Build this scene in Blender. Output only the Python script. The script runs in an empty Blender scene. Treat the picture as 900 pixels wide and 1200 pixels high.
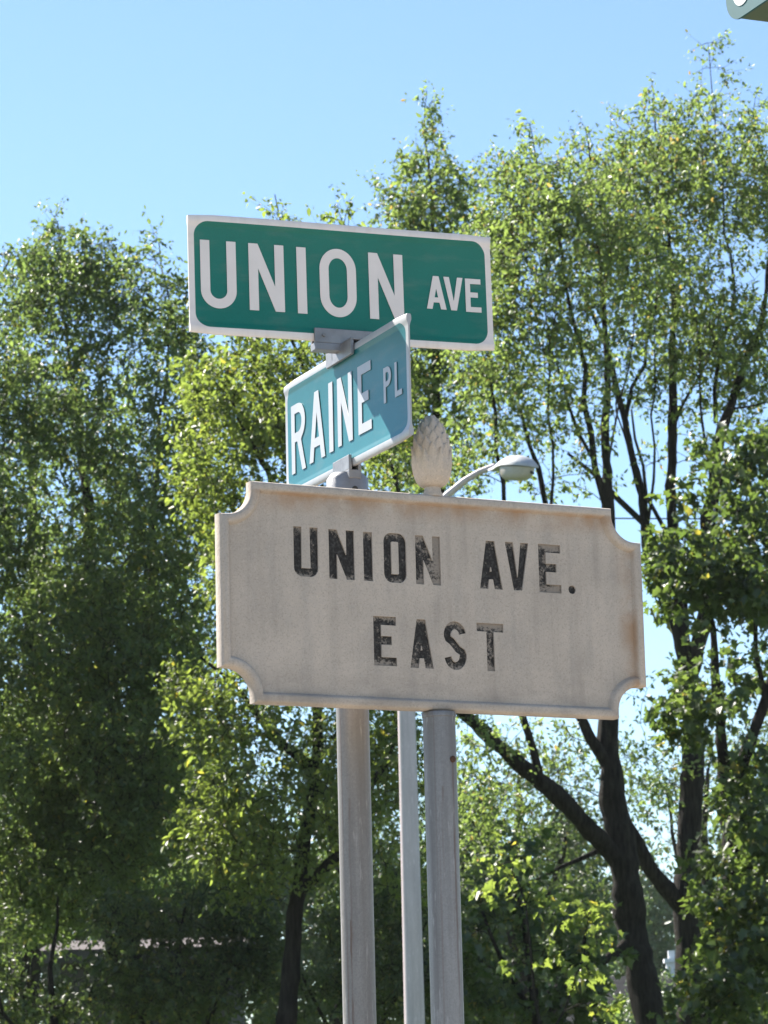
import bpy, math, random
import numpy as np
from mathutils import Matrix, Vector
R = math.radians
S = bpy.context.scene
COL = S.collection
random.seed(7)
RNG = np.random.default_rng(11)

# ------------------------------------------------------------------ camera
EYE = 1.55
F = 3798.0                      # focal length in pixels of the 900x1200 photograph
PITCH, ROLL = R(11.359), R(-1.455)
FW = np.array([0, math.cos(PITCH), math.sin(PITCH)])
UP0 = np.array([0, -math.sin(PITCH), math.cos(PITCH)])
R0 = np.array([1.0, 0, 0])
RT = math.cos(ROLL) * R0 + math.sin(ROLL) * UP0
UP = -math.sin(ROLL) * R0 + math.cos(ROLL) * UP0
cd = bpy.data.cameras.new('camera')
cam = bpy.data.objects.new('camera', cd)
COL.objects.link(cam)
cam.matrix_world = Matrix(((RT[0], UP[0], -FW[0], 0), (RT[1], UP[1], -FW[1], 0), (RT[2], UP[2], -FW[2], EYE), (0, 0, 0, 1)))
cd.sensor_fit = 'VERTICAL'
cd.sensor_height = 36
cd.lens = F / 1200 * 36
cd.clip_start, cd.clip_end = 0.1, 6000
cd.dof.use_dof = True
cd.dof.focus_distance = 5.95
cd.dof.aperture_fstop = 27
S.camera = cam

# ------------------------------------------------------------------ sky and sun
SUN = Vector((-0.51, 0.515, 0.69)).normalized()
w = bpy.data.worlds.new('World')
S.world = w
w.use_nodes = True
wn = w.node_tree
sky = wn.nodes.new('ShaderNodeTexSky')
sky.sky_type = 'NISHITA'
sky.sun_disc = False
sky.sun_elevation = math.asin(SUN.z)
sky.sun_rotation = math.atan2(SUN.x, SUN.y)
sky.air_density, sky.dust_density, sky.ozone_density = 1.0, 0.0, 3.0
bg = wn.nodes['Background']
bg.inputs['Strength'].default_value = 0.061
wn.links.new(sky.outputs[0], bg.inputs[0])
ld = bpy.data.lights.new('sun', 'SUN')
ld.energy, ld.angle, ld.color = 5.0, R(0.53), (1.0, 0.95, 0.87)
so = bpy.data.objects.new('sun', ld)
so.rotation_euler = SUN.to_track_quat('Z', 'Y').to_euler()
so.location = SUN * 30
COL.objects.link(so)
S.view_settings.view_transform = 'Standard'
S.view_settings.look = 'None'
S.view_settings.gamma = 1
S.view_settings.use_curve_mapping = False
S.view_settings.exposure = 1.75
S.render.engine = 'CYCLES'
S.cycles.max_bounces = 6
S.cycles.diffuse_bounces = 4
S.cycles.use_denoising = True
S.cycles.denoiser = 'OPENIMAGEDENOISE'
S.render.film_transparent = False


def ray(px, py):
    return FW + RT * (px - 450) / F - UP * (py - 600) / F


def P(px, py, D):
    """point of the place seen at a pixel of the photograph, D metres ahead"""
    d = ray(px, py)
    return d * (D / d[1]) + np.array([0, 0, EYE])


# ------------------------------------------------------------------ helpers
def tag(o, label=None, cat=None, group=None, kind=None):
    for k, v in (('label', label), ('category', cat), ('group', group), ('kind', kind)):
        if v:
            o[k] = v
    return o


def empty(name, loc=(0, 0, 0), rz=0):
    o = bpy.data.objects.new(name, None)
    o.location = loc
    o.rotation_euler = (0, 0, rz)
    o.empty_display_size = .1
    COL.objects.link(o)
    return o


def link(name, me, mat=None, parent=None, loc=(0, 0, 0), rz=0):
    o = bpy.data.objects.new(name, me)
    if mat is not None and not me.materials:
        me.materials.append(mat)
    o.location = loc
    o.rotation_euler = (0, 0, rz)
    if parent is not None:
        o.parent = parent
    COL.objects.link(o)
    return o


class MB:
    def __init__(self):
        self.v, self.f = [], []

    def add(self, vs, fs):
        b = len(self.v)
        self.v += [tuple(map(float, q)) for q in vs]
        self.f += [tuple(i + b for i in q) for q in fs]
        return self

    def box(self, x0, x1, y0, y1, z0, z1):
        vs = [(x, y, z) for z in (z0, z1) for y in (y0, y1) for x in (x0, x1)]
        return self.add(vs, [(0, 2, 3, 1), (4, 5, 7, 6), (0, 1, 5, 4), (2, 6, 7, 3), (1, 3, 7, 5), (0, 4, 6, 2)])

    def tube(self, pts, rad, n=8, cap=True):
        pts = np.asarray(pts, float)
        rad = np.broadcast_to(np.asarray(rad, float), (len(pts),))
        t = np.gradient(pts, axis=0)
        t /= np.linalg.norm(t, axis=1)[:, None] + 1e-12
        ref = np.array([0.0, 0, 1]) if abs(t[0][2]) < .9 else np.array([1.0, 0, 0])
        a = np.arange(n) * 2 * math.pi / n
        vs = []
        for p, q, r in zip(pts, t, rad):
            u = np.cross(q, ref)
            u /= np.linalg.norm(u) + 1e-12
            ref = np.cross(u, q)
            vs.append(p + r * (np.cos(a)[:, None] * u + np.sin(a)[:, None] * ref))
        fs = [(i * n + k, i * n + (k + 1) % n, (i + 1) * n + (k + 1) % n, (i + 1) * n + k) for i in range(len(pts) - 1) for k in range(n)]
        if cap:
            fs += [tuple(range(n))[::-1], tuple((len(pts) - 1) * n + k for k in range(n))]
        return self.add(np.concatenate(vs), fs)

    def lathe(self, prof, n=24, c=(0, 0, 0)):
        return self.tube([(c[0], c[1], c[2] + z) for r, z in prof], [max(r, 1e-5) for r, z in prof], n) if False else self._lathe(prof, n, c)

    def _lathe(self, prof, n, c):
        vs = [(c[0] + r * math.cos(k * 2 * math.pi / n), c[1] + r * math.sin(k * 2 * math.pi / n), c[2] + z) for r, z in prof for k in range(n)]
        fs = [(i * n + k, i * n + (k + 1) % n, (i + 1) * n + (k + 1) % n, (i + 1) * n + k) for i in range(len(prof) - 1) for k in range(n)]
        fs += [tuple(range(n))[::-1], tuple((len(prof) - 1) * n + k for k in range(n))]
        return self.add(vs, fs)

    def mesh(self, name, smooth=False, bevel=0):
        me = bpy.data.meshes.new(name)
        me.from_pydata(self.v, [], self.f)
        if bevel:
            import bmesh
            bm = bmesh.new()
            bm.from_mesh(me)
            bmesh.ops.bevel(bm, geom=list(bm.edges), offset=bevel, segments=2, affect='EDGES', profile=.6)
            bm.to_mesh(me)
            bm.free()
        if smooth:
            me.polygons.foreach_set('use_smooth', [True] * len(me.polygons))
            try:
                me.set_sharp_from_angle(angle=R(40))
            except Exception:
                pass
        me.update()
        return me

    def build(self, name, mat, parent=None, loc=(0, 0, 0), rz=0, smooth=False, bevel=0):
        return link(name, self.mesh(name, smooth, bevel), mat, parent, loc, rz)


def big_mesh(name, verts, loops, sizes):
    """fast mesh from numpy arrays"""
    me = bpy.data.meshes.new(name)
    me.vertices.add(len(verts))
    me.vertices.foreach_set('co', np.asarray(verts, np.float32).ravel())
    me.loops.add(len(loops))
    me.loops.foreach_set('vertex_index', np.asarray(loops, np.int32))
    me.polygons.add(len(sizes))
    st = np.concatenate([[0], np.cumsum(sizes)[:-1]]).astype(np.int32)
    me.polygons.foreach_set('loop_start', st)
    me.polygons.foreach_set('loop_total', np.asarray(sizes, np.int32))
    me.update(calc_edges=True)
    return me


# ------------------------------------------------------------------ materials
class NT:
    def __init__(self, name):
        self.m = bpy.data.materials.new(name)
        self.m.use_nodes = True
        self.t = self.m.node_tree
        self.b = self.t.nodes['Principled BSDF']
        self.out = self.t.nodes['Material Output']

    def n(self, typ, **kw):
        o = self.t.nodes.new(typ)
        for k, v in kw.items():
            setattr(o, k, v)
        return o

    def put(self, sock, v):
        if isinstance(v, bpy.types.NodeSocket):
            self.t.links.new(v, sock)
        elif v is not None:
            if isinstance(v, tuple) and len(v) == 3 and sock.type == 'RGBA':
                v = (*v, 1)
            sock.default_value = v

    def math(self, op, a, b=None, c=None):
        o = self.n('ShaderNodeMath', operation=op)
        for i, v in enumerate((a, b, c)):
            if v is not None:
                self.put(o.inputs[i], v)
        return o.outputs[0]

    def mix(self, f, a, b, blend='MIX'):
        o = self.n('ShaderNodeMix', data_type='RGBA', blend_type=blend)
        self.put(o.inputs[0], f)
        self.put(o.inputs[6], a)
        self.put(o.inputs[7], b)
        return o.outputs[2]

    def coord(self, which='Object', scale=None):
        o = self.n('ShaderNodeTexCoord').outputs[which]
        if scale is None:
            return o
        m = self.n('ShaderNodeMapping')
        self.put(m.inputs[0], o)
        m.inputs['Scale'].default_value = scale
        return m.outputs[0]

    def noise(self, vec, scale, detail=4, rough=.55):
        o = self.n('ShaderNodeTexNoise')
        self.put(o.inputs['Vector'], vec)
        o.inputs['Scale'].default_value = scale
        o.inputs['Detail'].default_value = detail
        o.inputs['Roughness'].default_value = rough
        return o.outputs[0]

    def ramp(self, f, lo, hi, a=0.0, b=1.0):
        o = self.n('ShaderNodeMapRange', clamp=True)
        self.put(o.inputs[0], f)
        for i, v in enumerate((lo, hi, a, b)):
            self.put(o.inputs[i + 1], v)
        return o.outputs[0]

    def bump(self, h, strength=.3, dist=.01):
        o = self.n('ShaderNodeBump')
        o.inputs['Strength'].default_value = strength
        o.inputs['Distance'].default_value = dist
        self.put(o.inputs['Height'], h)
        self.put(self.b.inputs['Normal'], o.outputs[0])

    def done(self, col=None, rough=.6, metal=0, spec=.5):
        self.put(self.b.inputs['Base Color'], col)
        self.put(self.b.inputs['Roughness'], rough)
        self.put(self.b.inputs['Metallic'], metal)
        self.b.inputs['Specular IOR Level'].default_value = spec
        return self.m


def rough_mat(name, c1, c2, scale, rough=.8, bump=.3, dist=.01, stretch=None, spec=.4):
    t = NT(name)
    v = t.coord('Object', stretch)
    n1 = t.noise(v, scale)
    t.bump(t.noise(v, scale * 6), bump, dist)
    return t.done(t.mix(t.ramp(n1, .3, .7), c1, c2), rough, 0, spec)


def galv_mat(name, c1, c2, streak, metal=.3, rough=.5, rust=.5, stain=()):
    t = NT(name)
    v = t.coord('Object')
    sp = t.n('ShaderNodeTexVoronoi')
    t.put(sp.inputs['Vector'], v)
    sp.inputs['Scale'].default_value = 210
    big = t.noise(t.coord('Object', (5, 5, 1.2)), 2.4, 5)
    f = t.mix(t.ramp(t.math('ADD', t.math('MULTIPLY', sp.outputs['Color'], .3), big), .35, 1.0), c1, c2)
    vs = t.coord('Object', (22, 22, .9))
    st = t.noise(vs, 1.6, 6)
    f = t.mix(t.math('MULTIPLY', t.ramp(st, .45, .68), .7), f, streak)
    fine = t.noise(v, 420, 3)
    f = t.mix(t.math('MULTIPLY', t.ramp(fine, .42, .75), .4), f, tuple(x * .62 for x in c1))
    scuff = t.noise(t.coord('Object', (30, 30, 4)), 3, 6, .7)
    f = t.mix(t.math('MULTIPLY', t.ramp(scuff, .58, .66), .5), f, tuple(min(1, x * 1.35) for x in c2))
    ru = t.noise(t.coord('Object', (70, 70, .6)), 1.2, 6)
    f = t.mix(t.math('MULTIPLY', t.ramp(ru, .63, .72), rust), f, (.13, .06, .032))
    if stain:       # rust run: angle round the pole, half-width, top and bottom
        s = t.n('ShaderNodeSeparateXYZ')
        t.put(s.inputs[0], v)
        for x0, hw, zt, zl, amt in stain:
            wob = t.math('MULTIPLY', t.math('SUBTRACT', t.noise(t.coord('Object', (1, 1, 1)), 25, 3), .5), .006)
            dx = t.math('ABSOLUTE', t.math('SUBTRACT', t.math('ADD', s.outputs[0], wob), x0))
            k = t.math('MULTIPLY', t.ramp(dx, hw, hw * .2), t.math('LESS_THAN', s.outputs[1], 0))
            k = t.math('MULTIPLY', k, t.math('MULTIPLY', t.ramp(s.outputs[2], zl, zl + .25), t.ramp(s.outputs[2], zt + .004, zt)))
            k = t.math('MULTIPLY', k, t.ramp(t.noise(t.coord('Object', (90, 90, 6)), 2, 4), .3, .6))
            f = t.mix(t.math('MULTIPLY', k, amt), f, (.115, .065, .045))
    t.bump(t.math('ADD', t.noise(v, 180), st), .15, .002)
    return t.done(f, t.ramp(st, .2, .8, rough - .1, rough + .15), metal)


M = {}
M['galv'] = galv_mat('galvanised_steel', (.20, .187, .178), (.28, .263, .25), (.145, .132, .122), stain=((-.012, .0022, 1.98, 1.1, .9), (-.010, .003, 2.2, 1.6, .4)))
M['galv_dull'] = galv_mat('weathered_galvanised_steel', (.215, .208, .208), (.295, .288, .285), (.14, .13, .125), rust=.3, stain=((.0105, .0035, 2.252, 1.7, .8), (-.012, .0025, 2.2, 1.95, .5)))
M['lamp_pole'] = galv_mat('spangled_lamp_steel', (.46, .385, .395), (.62, .535, .55), (.40, .345, .35), metal=0, rough=.55, rust=0)
M['cast'] = rough_mat('cast_aluminium', (.21, .205, .21), (.30, .295, .30), 30, .45, .25, .002)
for mm in (M['cast'],):
    mm.node_tree.nodes['Principled BSDF'].inputs['Metallic'].default_value = .4
M['lamp_head'] = rough_mat('lamp_grey_paint', (.36, .36, .37), (.46, .46, .47), 14, .6, .15, .004)
t = NT('prismatic_glass')
t.bump(t.noise(t.coord('Object', (1, 1, 3)), 60), .5, .01)
M['lens'] = t.done(t.mix(t.noise(t.coord('Object'), 30, 5), (.34, .31, .28), (.50, .46, .42)), .3, 0, .5)
t = NT('rust')
M['rust'] = t.done(t.mix(t.noise(t.coord('Object'), 300), (.05, .025, .016), (.11, .055, .03)), .9)
M['dark_hole'] = NT('dark_socket').done((.03, .03, .03), .8)


def blade_mat(name, hx, hz, r, green, green2, white):
    """printed sheeting on a sign blade: rounded coloured field inside a pale border"""
    t = NT(name)
    v = t.coord('Object')
    s = t.n('ShaderNodeSeparateXYZ')
    t.put(s.inputs[0], v)
    qx = t.math('MAXIMUM', t.math('SUBTRACT', t.math('ABSOLUTE', s.outputs[0]), hx - r), 0)
    qz = t.math('MAXIMUM', t.math('SUBTRACT', t.math('ABSOLUTE', s.outputs[2]), hz - r), 0)
    d = t.math('SQRT', t.math('ADD', t.math('MULTIPLY', qx, qx), t.math('MULTIPLY', qz, qz)))
    inside = t.math('LESS_THAN', d, r)
    n1 = t.noise(v, 9, 5)
    n2 = t.noise(v, 420, 2)
    st = t.noise(t.coord('Object', (30, 30, 2)), 2, 4)
    g = t.mix(t.ramp(n1, .3, .7), green, green2)
    g = t.mix(t.math('MULTIPLY', t.ramp(n2, .4, .7), .25), g, tuple(x * .7 for x in green))
    wt = t.mix(t.math('MULTIPLY', t.ramp(st, .45, .8), .35), white, tuple(x * q for x, q in zip(white, (.72, .68, .62))))
    f = t.mix(inside, wt, g)
    dirt = t.noise(t.coord('Object', (4, 4, 14)), 3, 6)
    f = t.mix(t.math('MULTIPLY', t.ramp(dirt, .52, .8), .18), f, (.30, .27, .22))
    return t.done(f, .38, 0, .4)


M['union_print'] = blade_mat('green_reflective_sheeting', .2935, .1015, .028, (.004, .150, .105), (.006, .170, .122), (.82, .73, .68))
M['raine_print'] = blade_mat('faded_teal_sheeting', .2935, .1010, .026, (.010, .130, .152), (.016, .155, .176), (.42, .42, .43))
M['union_letter'] = rough_mat('pale_legend_sheeting', (.82, .73, .68), (.76, .68, .63), 20, .4, .02, .001)
M['raine_letter'] = rough_mat('white_legend_sheeting', (.44, .44, .46), (.395, .405, .42), 20, .4, .02, .001)
M['box_face'] = rough_mat('dusty_teal_panel', (.014, .085, .095), (.020, .100, .112), 12, .75, .05, .001)
M['box_under'] = rough_mat('olive_green_casing', (.07, .12, .07), (.12, .13, .075), 9, .7, .05, .001)
M['box_letter'] = rough_mat('off_white_letter', (.75, .75, .73), (.68, .68, .66), 20, .4, .02, .001)


def concrete(name, a=(.55, .465, .388), b=(.435, .37, .31), stain=True):
    t = NT(name)
    v = t.coord('Object')
    n1 = t.noise(v, 7, 6)
    f = t.mix(t.ramp(n1, .3, .7), a, b)
    n2 = t.noise(t.coord('Object', (24, 24, 5)), 1.5, 6)
    f = t.mix(t.math('MULTIPLY', t.ramp(n2, .48, .75), .35), f, (.30, .275, .25))
    n3 = t.noise(v, 330, 2)
    f = t.mix(t.math('MULTIPLY', t.ramp(n3, .5, .72), .4), f, tuple(x * .6 for x in b))
    n5 = t.noise(v, 140, 3)
    f = t.mix(t.math('MULTIPLY', t.ramp(n5, .55, .75), .35), f, tuple(min(1, x * 1.2) for x in a))
    if stain:   # rusty staining that has crept along the top and right of the moulding
        s = t.n('ShaderNodeSeparateXYZ')
        t.put(s.inputs[0], v)
        ex = t.math('MULTIPLY', t.ramp(s.outputs[0], .372, .404), t.ramp(s.outputs[0], .414, .409))
        ez = t.math('MULTIPLY', t.ramp(s.outputs[2], .140, .174), t.ramp(s.outputs[2], .184, .179))
        e = t.math('MULTIPLY', t.math('MAXIMUM', ex, ez), t.ramp(t.noise(v, 13, 5), .38, .62))
        f = t.mix(t.math('MULTIPLY', e, .75), f, (.36, .21, .11))
        lo = t.math('MULTIPLY', t.ramp(s.outputs[2], -.12, -.18), t.ramp(t.noise(t.coord('Object', (3, 3, 9)), 4, 5), .3, .7))  # field darkens in patches towards its bottom edge
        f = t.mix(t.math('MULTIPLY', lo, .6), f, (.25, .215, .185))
        dr = t.math('MULTIPLY', t.ramp(t.noise(t.coord('Object', (42, 42, 1.6)), 1.3, 5), .52, .70), t.ramp(t.noise(v, 6, 3), .4, .6))
        f = t.mix(t.math('MULTIPLY', dr, .35), f, (.28, .235, .195))
    h = t.math('ADD', t.noise(v, 240, 3), t.math('MULTIPLY', t.noise(v, 40, 4), 1.5))
    t.bump(h, .35, .002)
    return t.done(f, .9, 0, .25)


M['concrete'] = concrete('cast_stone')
M['finial_stone'] = concrete('finial_cast_stone', (.64, .53, .43), (.49, .40, .32), stain=False)
t = NT('worn_black_paint')
v = t.coord('Object')
at = t.n('ShaderNodeAttribute', attribute_type='OBJECT', attribute_name='wear')
n1 = t.noise(v, 190, 4, .7)
n2 = t.noise(v, 34, 3)
nn = t.math('ADD', t.math('MULTIPLY', n1, .65), t.math('MULTIPLY', n2, .35))
gs = t.n('ShaderNodeSeparateXYZ')
t.put(gs.inputs[0], v)
ob = lambda nm: t.n('ShaderNodeAttribute', attribute_type='OBJECT', attribute_name=nm).outputs['Fac']
gz = t.math('DIVIDE', t.math('SUBTRACT', gs.outputs[2], ob('low')), ob('tall'))
gx = t.math('DIVIDE', t.math('SUBTRACT', gs.outputs[0], ob('start')), ob('wide'))
ends = t.ramp(t.math('ABSOLUTE', t.math('SUBTRACT', gz, .5)), .34, .52, 0, .20)
side = t.math('MULTIPLY', t.ramp(gx, .35, 1.0), ob('wear_side'))
nn = t.math('ADD', t.math('ADD', nn, ends), side)
bare = t.ramp(t.math('ADD', nn, at.outputs['Fac']), .53, .63)
f = t.mix(t.math('MULTIPLY', bare, .85), (.026, .023, .021), (.33, .275, .225))
f = t.mix(t.math('MULTIPLY', t.ramp(t.noise(v, 200, 3), .45, .7), .35), f, (.15, .14, .13))
t.bump(n1, .3, .002)
M['black_paint'] = t.done(f, .8, 0, .3)
M['bark'] = rough_mat('grey_brown_bark', (.020, .017, .015), (.060, .051, .043), 4, .95, 1.0, .06, (7, 7, 1.2), .15)
M['grass'] = rough_mat('lawn_grass', (.05, .09, .025), (.09, .12, .04), .6, .95, .5, .02)
M['asphalt'] = rough_mat('asphalt', (.05, .05, .052), (.07, .068, .066), 1.2, .9, .4, .005)
M['pavement'] = rough_mat('pavement_concrete', (.21, .188, .16), (.26, .235, .20), 1.5, .9, .3, .004)
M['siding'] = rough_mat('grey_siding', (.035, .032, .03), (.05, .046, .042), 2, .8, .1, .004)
M['white_siding'] = rough_mat('white_siding', (.72, .73, .75), (.64, .65, .68), 2, .6, .05, .004)
M['shingle'] = rough_mat('pinkish_roof_shingles', (.06, .047, .044), (.09, .07, .066), 5, .9, .4, .01)
M['dark_shingle'] = rough_mat('dark_roof_shingles', (.022, .022, .024), (.04, .04, .04), 5, .95, .4, .01, None, .05)
M['pane'] = NT('window_glass').done((.02, .025, .03), .08, 0, .6)
M['cable'] = NT('cable_sheath').done((.02, .02, .02), .6)


def leaf_mat(name, dark, light, yellow, trans=.42, gloss=.46):
    t = NT(name)
    g = t.n('ShaderNodeNewGeometry')
    rnd = g.outputs['Random Per Island']
    cl = t.noise(t.coord('Object'), .9, 2)
    f = t.mix(t.ramp(t.math('ADD', t.math('MULTIPLY', rnd, .55), t.math('MULTIPLY', cl, .7)), .3, .9), dark, light)
    f = t.mix(t.ramp(t.math('FRACT', t.math('MULTIPLY', rnd, 17.3)), .96, .995), f, yellow)
    t.done(f, gloss, 0, 1.0)
    tr = t.n('ShaderNodeBsdfTranslucent')
    tc = t.mix(1, f, (2.4, 2.35, 1.35), 'MULTIPLY')
    t.put(tr.inputs[0], tc)
    mx = t.n('ShaderNodeMixShader')
    mx.inputs[0].default_value = trans
    t.put(mx.inputs[1], t.b.outputs[0])
    t.put(mx.inputs[2], tr.outputs[0])
    t.put(t.out.inputs[0], mx.outputs[0])
    return t.m


M['leaf_dark'] = leaf_mat('dark_broad_leaf', (.050, .078, .032), (.090, .128, .050), (.16, .15, .04), .62)
M['leaf_fresh'] = leaf_mat('fresh_yellow_green_leaf', (.068, .098, .028), (.115, .148, .042), (.22, .19, .04), .64)
M['leaf_mid'] = leaf_mat('mid_green_leaf', (.062, .092, .036), (.108, .148, .054), (.20, .14, .06), .65)
M['leaf_maple'] = leaf_mat('maple_leaf', (.034, .058, .018), (.066, .096, .030), (.20, .17, .04), .55)
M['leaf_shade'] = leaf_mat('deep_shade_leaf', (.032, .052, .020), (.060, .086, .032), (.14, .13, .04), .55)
M['leaf_far'] = leaf_mat('far_hazy_leaf', (.050, .085, .040), (.085, .125, .055), (.12, .13, .05), .4, .5)

# ------------------------------------------------------------------ ground
def sheet(name, x0, x1, y0, y1, z, mat):
    m = MB().add([(x0, y0, z), (x1, y0, z), (x1, y1, z), (x0, y1, z)], [(0, 1, 2, 3)])
    return tag(m.build(name, mat), kind='structure')


sheet('ground', -3000, 3000, -3000, 3000, -.12, M['grass'])
sheet('road', -300, 300, 8.2, 17.0, -.104, M['asphalt'])
sheet('road', -16, -5, -200, 8.2, -.104, M['asphalt'])
tag(MB().box(-4.85, 60, -30, 8.05, -.3, 0).build('pavement', M['pavement'], bevel=.01), kind='structure')  # unseen; widened in place of lawn to bounce light onto the signs
tag(MB().box(-4.98, 60, 8.052, 8.2, -.3, .005).build('kerb', M['pavement'], bevel=.02), kind='structure')

# ------------------------------------------------------------------ lettering
def arc(cx, cy, rx, ry, a0, a1, n=12):
    return [(cx + rx * math.cos(R(a0 + (a1 - a0) * i / n)), cy + ry * math.sin(R(a0 + (a1 - a0) * i / n))) for i in range(n + 1)]


def letter(ch, W, H, t, round_=True):
    """outlines (outer and counters) of a sans capital W x H with stroke t"""
    if ch == 'I':
        return [[(0, 0), (W, 0), (W, H), (0, H)]]
    if ch == 'L':
        return [[(0, 0), (W, 0), (W, t), (t, t), (t, H), (0, H)]]
    if ch == 'T':
        a = (W - t) / 2
        return [[(a, 0), (a + t, 0), (a + t, H - t), (W, H - t), (W, H), (0, H), (0, H - t), (a, H - t)]]
    if ch == 'E':
        m0 = H / 2 - t / 2 + H * .015
        return [[(0, 0), (W, 0), (W, t), (t, t), (t, m0), (W * .8, m0), (W * .8, m0 + t), (t, m0 + t), (t, H - t), (W, H - t), (W, H), (0, H)]]
    if ch == 'N':
        d = H * (.37 if round_ else .50)
        return [[(0, 0), (t, 0), (t, H - d), (W - t, 0), (W, 0), (W, H), (W - t, H), (W - t, d), (t, H), (0, H)]]
    if ch == 'U':
        ro = W / 2 if round_ else W * .34
        ri = max(ro - t, .001)
        out = [(0, H)] + arc(ro, ro, ro, ro, 180, 270) + arc(W - ro, ro, ro, ro, 270, 360) + [(W, H), (W - t, H)]
        return [out + arc(W - ro, ro, ri, ri, 0, -90) + arc(ro, ro, ri, ri, 270, 180) + [(t, H)]]
    if ch == 'O':
        ro = W / 2 if round_ else W * .34
        ry = ro * 1.12
        def st(i, rr, ry):
            return arc(W - i - rr, i + ry, rr, ry, -90, 0) + arc(W - i - rr, H - i - ry, rr, ry, 0, 90) + arc(i + rr, H - i - ry, rr, ry, 90, 180) + arc(i + rr, i + ry, rr, ry, 180, 270)
        return [st(0, ro, ry), st(t, max(ro - t, .002), max(ry - t, .002))]
    if ch == 'A':
        c, a, k = W / 2, t * .56, t * 1.08
        y0, y1 = H * .2, H * .2 + t * .95
        s = (c - a) / H
        xi = lambda y: k + s * y          # inner edge of the left leg
        yt = (c - k) / s if (c - k) / s < H * .9 else H * .86
        return [[(0, 0), (k, 0), (xi(y0), y0), (W - xi(y0), y0), (W - k, 0), (W, 0), (c + a, H), (c - a, H)],
                [(xi(y1), y1), (W - xi(y1), y1), (c + .0002, min(yt, H * .86)), (c - .0002, min(yt, H * .86))]]
    if ch == 'V':
        c, a, k = W / 2, t * .56, t * 1.08
        return [[(0, H), (k, H), (c, (H - 0) * .30 * t / (.14 * H) if False else H * .27), (W - k, H), (W, H), (c + a, 0), (c - a, 0)]]
    if ch in 'PR':
        yb = H * (.44 if ch == 'P' else .45)
        ro = (H - yb) / 2
        rx = min(ro, W * .62)
        out = arc(W - rx, H - ro, rx, ro, -90, 90)
        inn = arc(W - rx, H - ro, rx - t, ro - t, -90, 90)
        cnt = [(t, yb + t)] + inn + [(t, H - t)]
        if ch == 'P':
            return [[(0, 0), (t, 0), (t, yb)] + out + [(0, H)], cnt]
        return [[(0, 0), (t, 0), (t, yb), (W * .42, yb), (W - t, 0), (W + t * .05, 0), (W * .42 + t * 1.1, yb + .0005)] + out[2:] + [(0, H)], cnt]
    if ch == 'S':
        r = (W - t) / 2
        ry1, ry2 = (H - t) * .245, (H - t) * .255
        pts = [(W - t / 2, H - t / 2 - ry1)] if False else []
        c1 = arc(W / 2, H - t / 2 - ry1, r, ry1, 10, 200, 16)
        mid = [(W * .36, H * .585), (W * .62, H * .43)]
        c2 = arc(W / 2, t / 2 + ry2, r, ry2, 20, -170, 16)
        p = np.array(c1 + mid + c2)
        d = np.gradient(p, axis=0)
        d /= np.linalg.norm(d, axis=1)[:, None]
        nrm = np.stack([-d[:, 1], d[:, 0]], 1) * t / 2
        return [[tuple(q) for q in p + nrm] + [tuple(q) for q in (p - nrm)[::-1]]]
    if ch == '.':
        return [arc(W / 2, H / 2, W / 2, H / 2, 0, 345, 23)]


def fill_mesh(name, polys, y=0.0, extrude=0.0):
    """filled outlines (even-odd) standing in the xz plane, front towards -y"""
    cu = bpy.data.curves.new(name, 'CURVE')
    cu.dimensions = '2D'
    cu.fill_mode = 'BOTH'
    cu.extrude = extrude
    for q in polys:
        sp = cu.splines.new('POLY')
        sp.points.add(len(q) - 1)
        sp.points.foreach_set('co', np.array([(a, b, 0, 1) for a, b in q], np.float32).ravel())
        sp.use_cyclic_u = True
    o = bpy.data.objects.new(name, cu)
    COL.objects.link(o)
    dg = bpy.context.evaluated_depsgraph_get()
    me = bpy.data.meshes.new_from_object(o.evaluated_get(dg))
    bpy.data.objects.remove(o)
    bpy.data.curves.remove(cu)
    me.transform(Matrix(((1, 0, 0, 0), (0, 0, -1, y), (0, 1, 0, 0), (0, 0, 0, 1))))
    me.name = name
    return me


def shift(polys, x, z):
    return [[(a + x, b + z) for a, b in q] for q in polys]


# ------------------------------------------------------------------ street name post (green blades)
POST = np.array([-.067, 5.905])
YU, YR = R(21.4), R(-66.87)          # headings of the two blades
ZU, ZR = EYE + 1.627, EYE + 1.383
BL, BH = .61, .2286
st = empty('street_sign', (POST[0], POST[1], 0))
tag(st, 'galvanised post with two crossed green street name blades, UNION AVE above RAINE PL', 'street sign')
MB().tube([(0, 0, -.6), (0, 0, ZR - .145)], .0302, 28).build('pole', M['galv'], st, smooth=True)


def blade(name, label, mat, heading, z, off, tilt, vary):
    """extruded aluminium blade: thin web between thicker top and bottom ribs"""
    prof = [(.0016, 0), (.0016, .0890), (.0024, .0930), (.0042, .0985), (.0048, .1030), (.0046, .1110), (.0030, .1143)]
    half = [(y, zz) for y, zz in prof]
    ring = [(-y, zz) for y, zz in half] + [(y, zz) for y, zz in half[::-1]] + [(y, -zz) for y, zz in half[1:]] + [(-y, -zz) for y, zz in half[::-1][:-1]]
    n = len(ring)
    xs = np.linspace(-BL / 2, BL / 2, 13)
    vs = []
    for x in xs:
        k = max(0, (abs(x) - (BL / 2 - .004)) / .004)
        for y, zz in ring:
            vs.append((x, y + vary * .002 * math.sin(x * 9), zz - (.003 * k if abs(zz) > .1 else 0) * (1 if zz > 0 else -1)))
    fs = [(i * n + k, i * n + (k + 1) % n, (i + 1) * n + (k + 1) % n, (i + 1) * n + k) for i in range(len(xs) - 1) for k in range(n)]
    fs += [tuple(range(n)), tuple((len(xs) - 1) * n + k for k in range(n))[::-1]]
    o = MB().add(vs, fs).build(name, mat, st, (off[0], off[1], z), 0, smooth=True)
    o.rotation_euler = (0, tilt, heading)
    o['label'] = label
    return o


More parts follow.
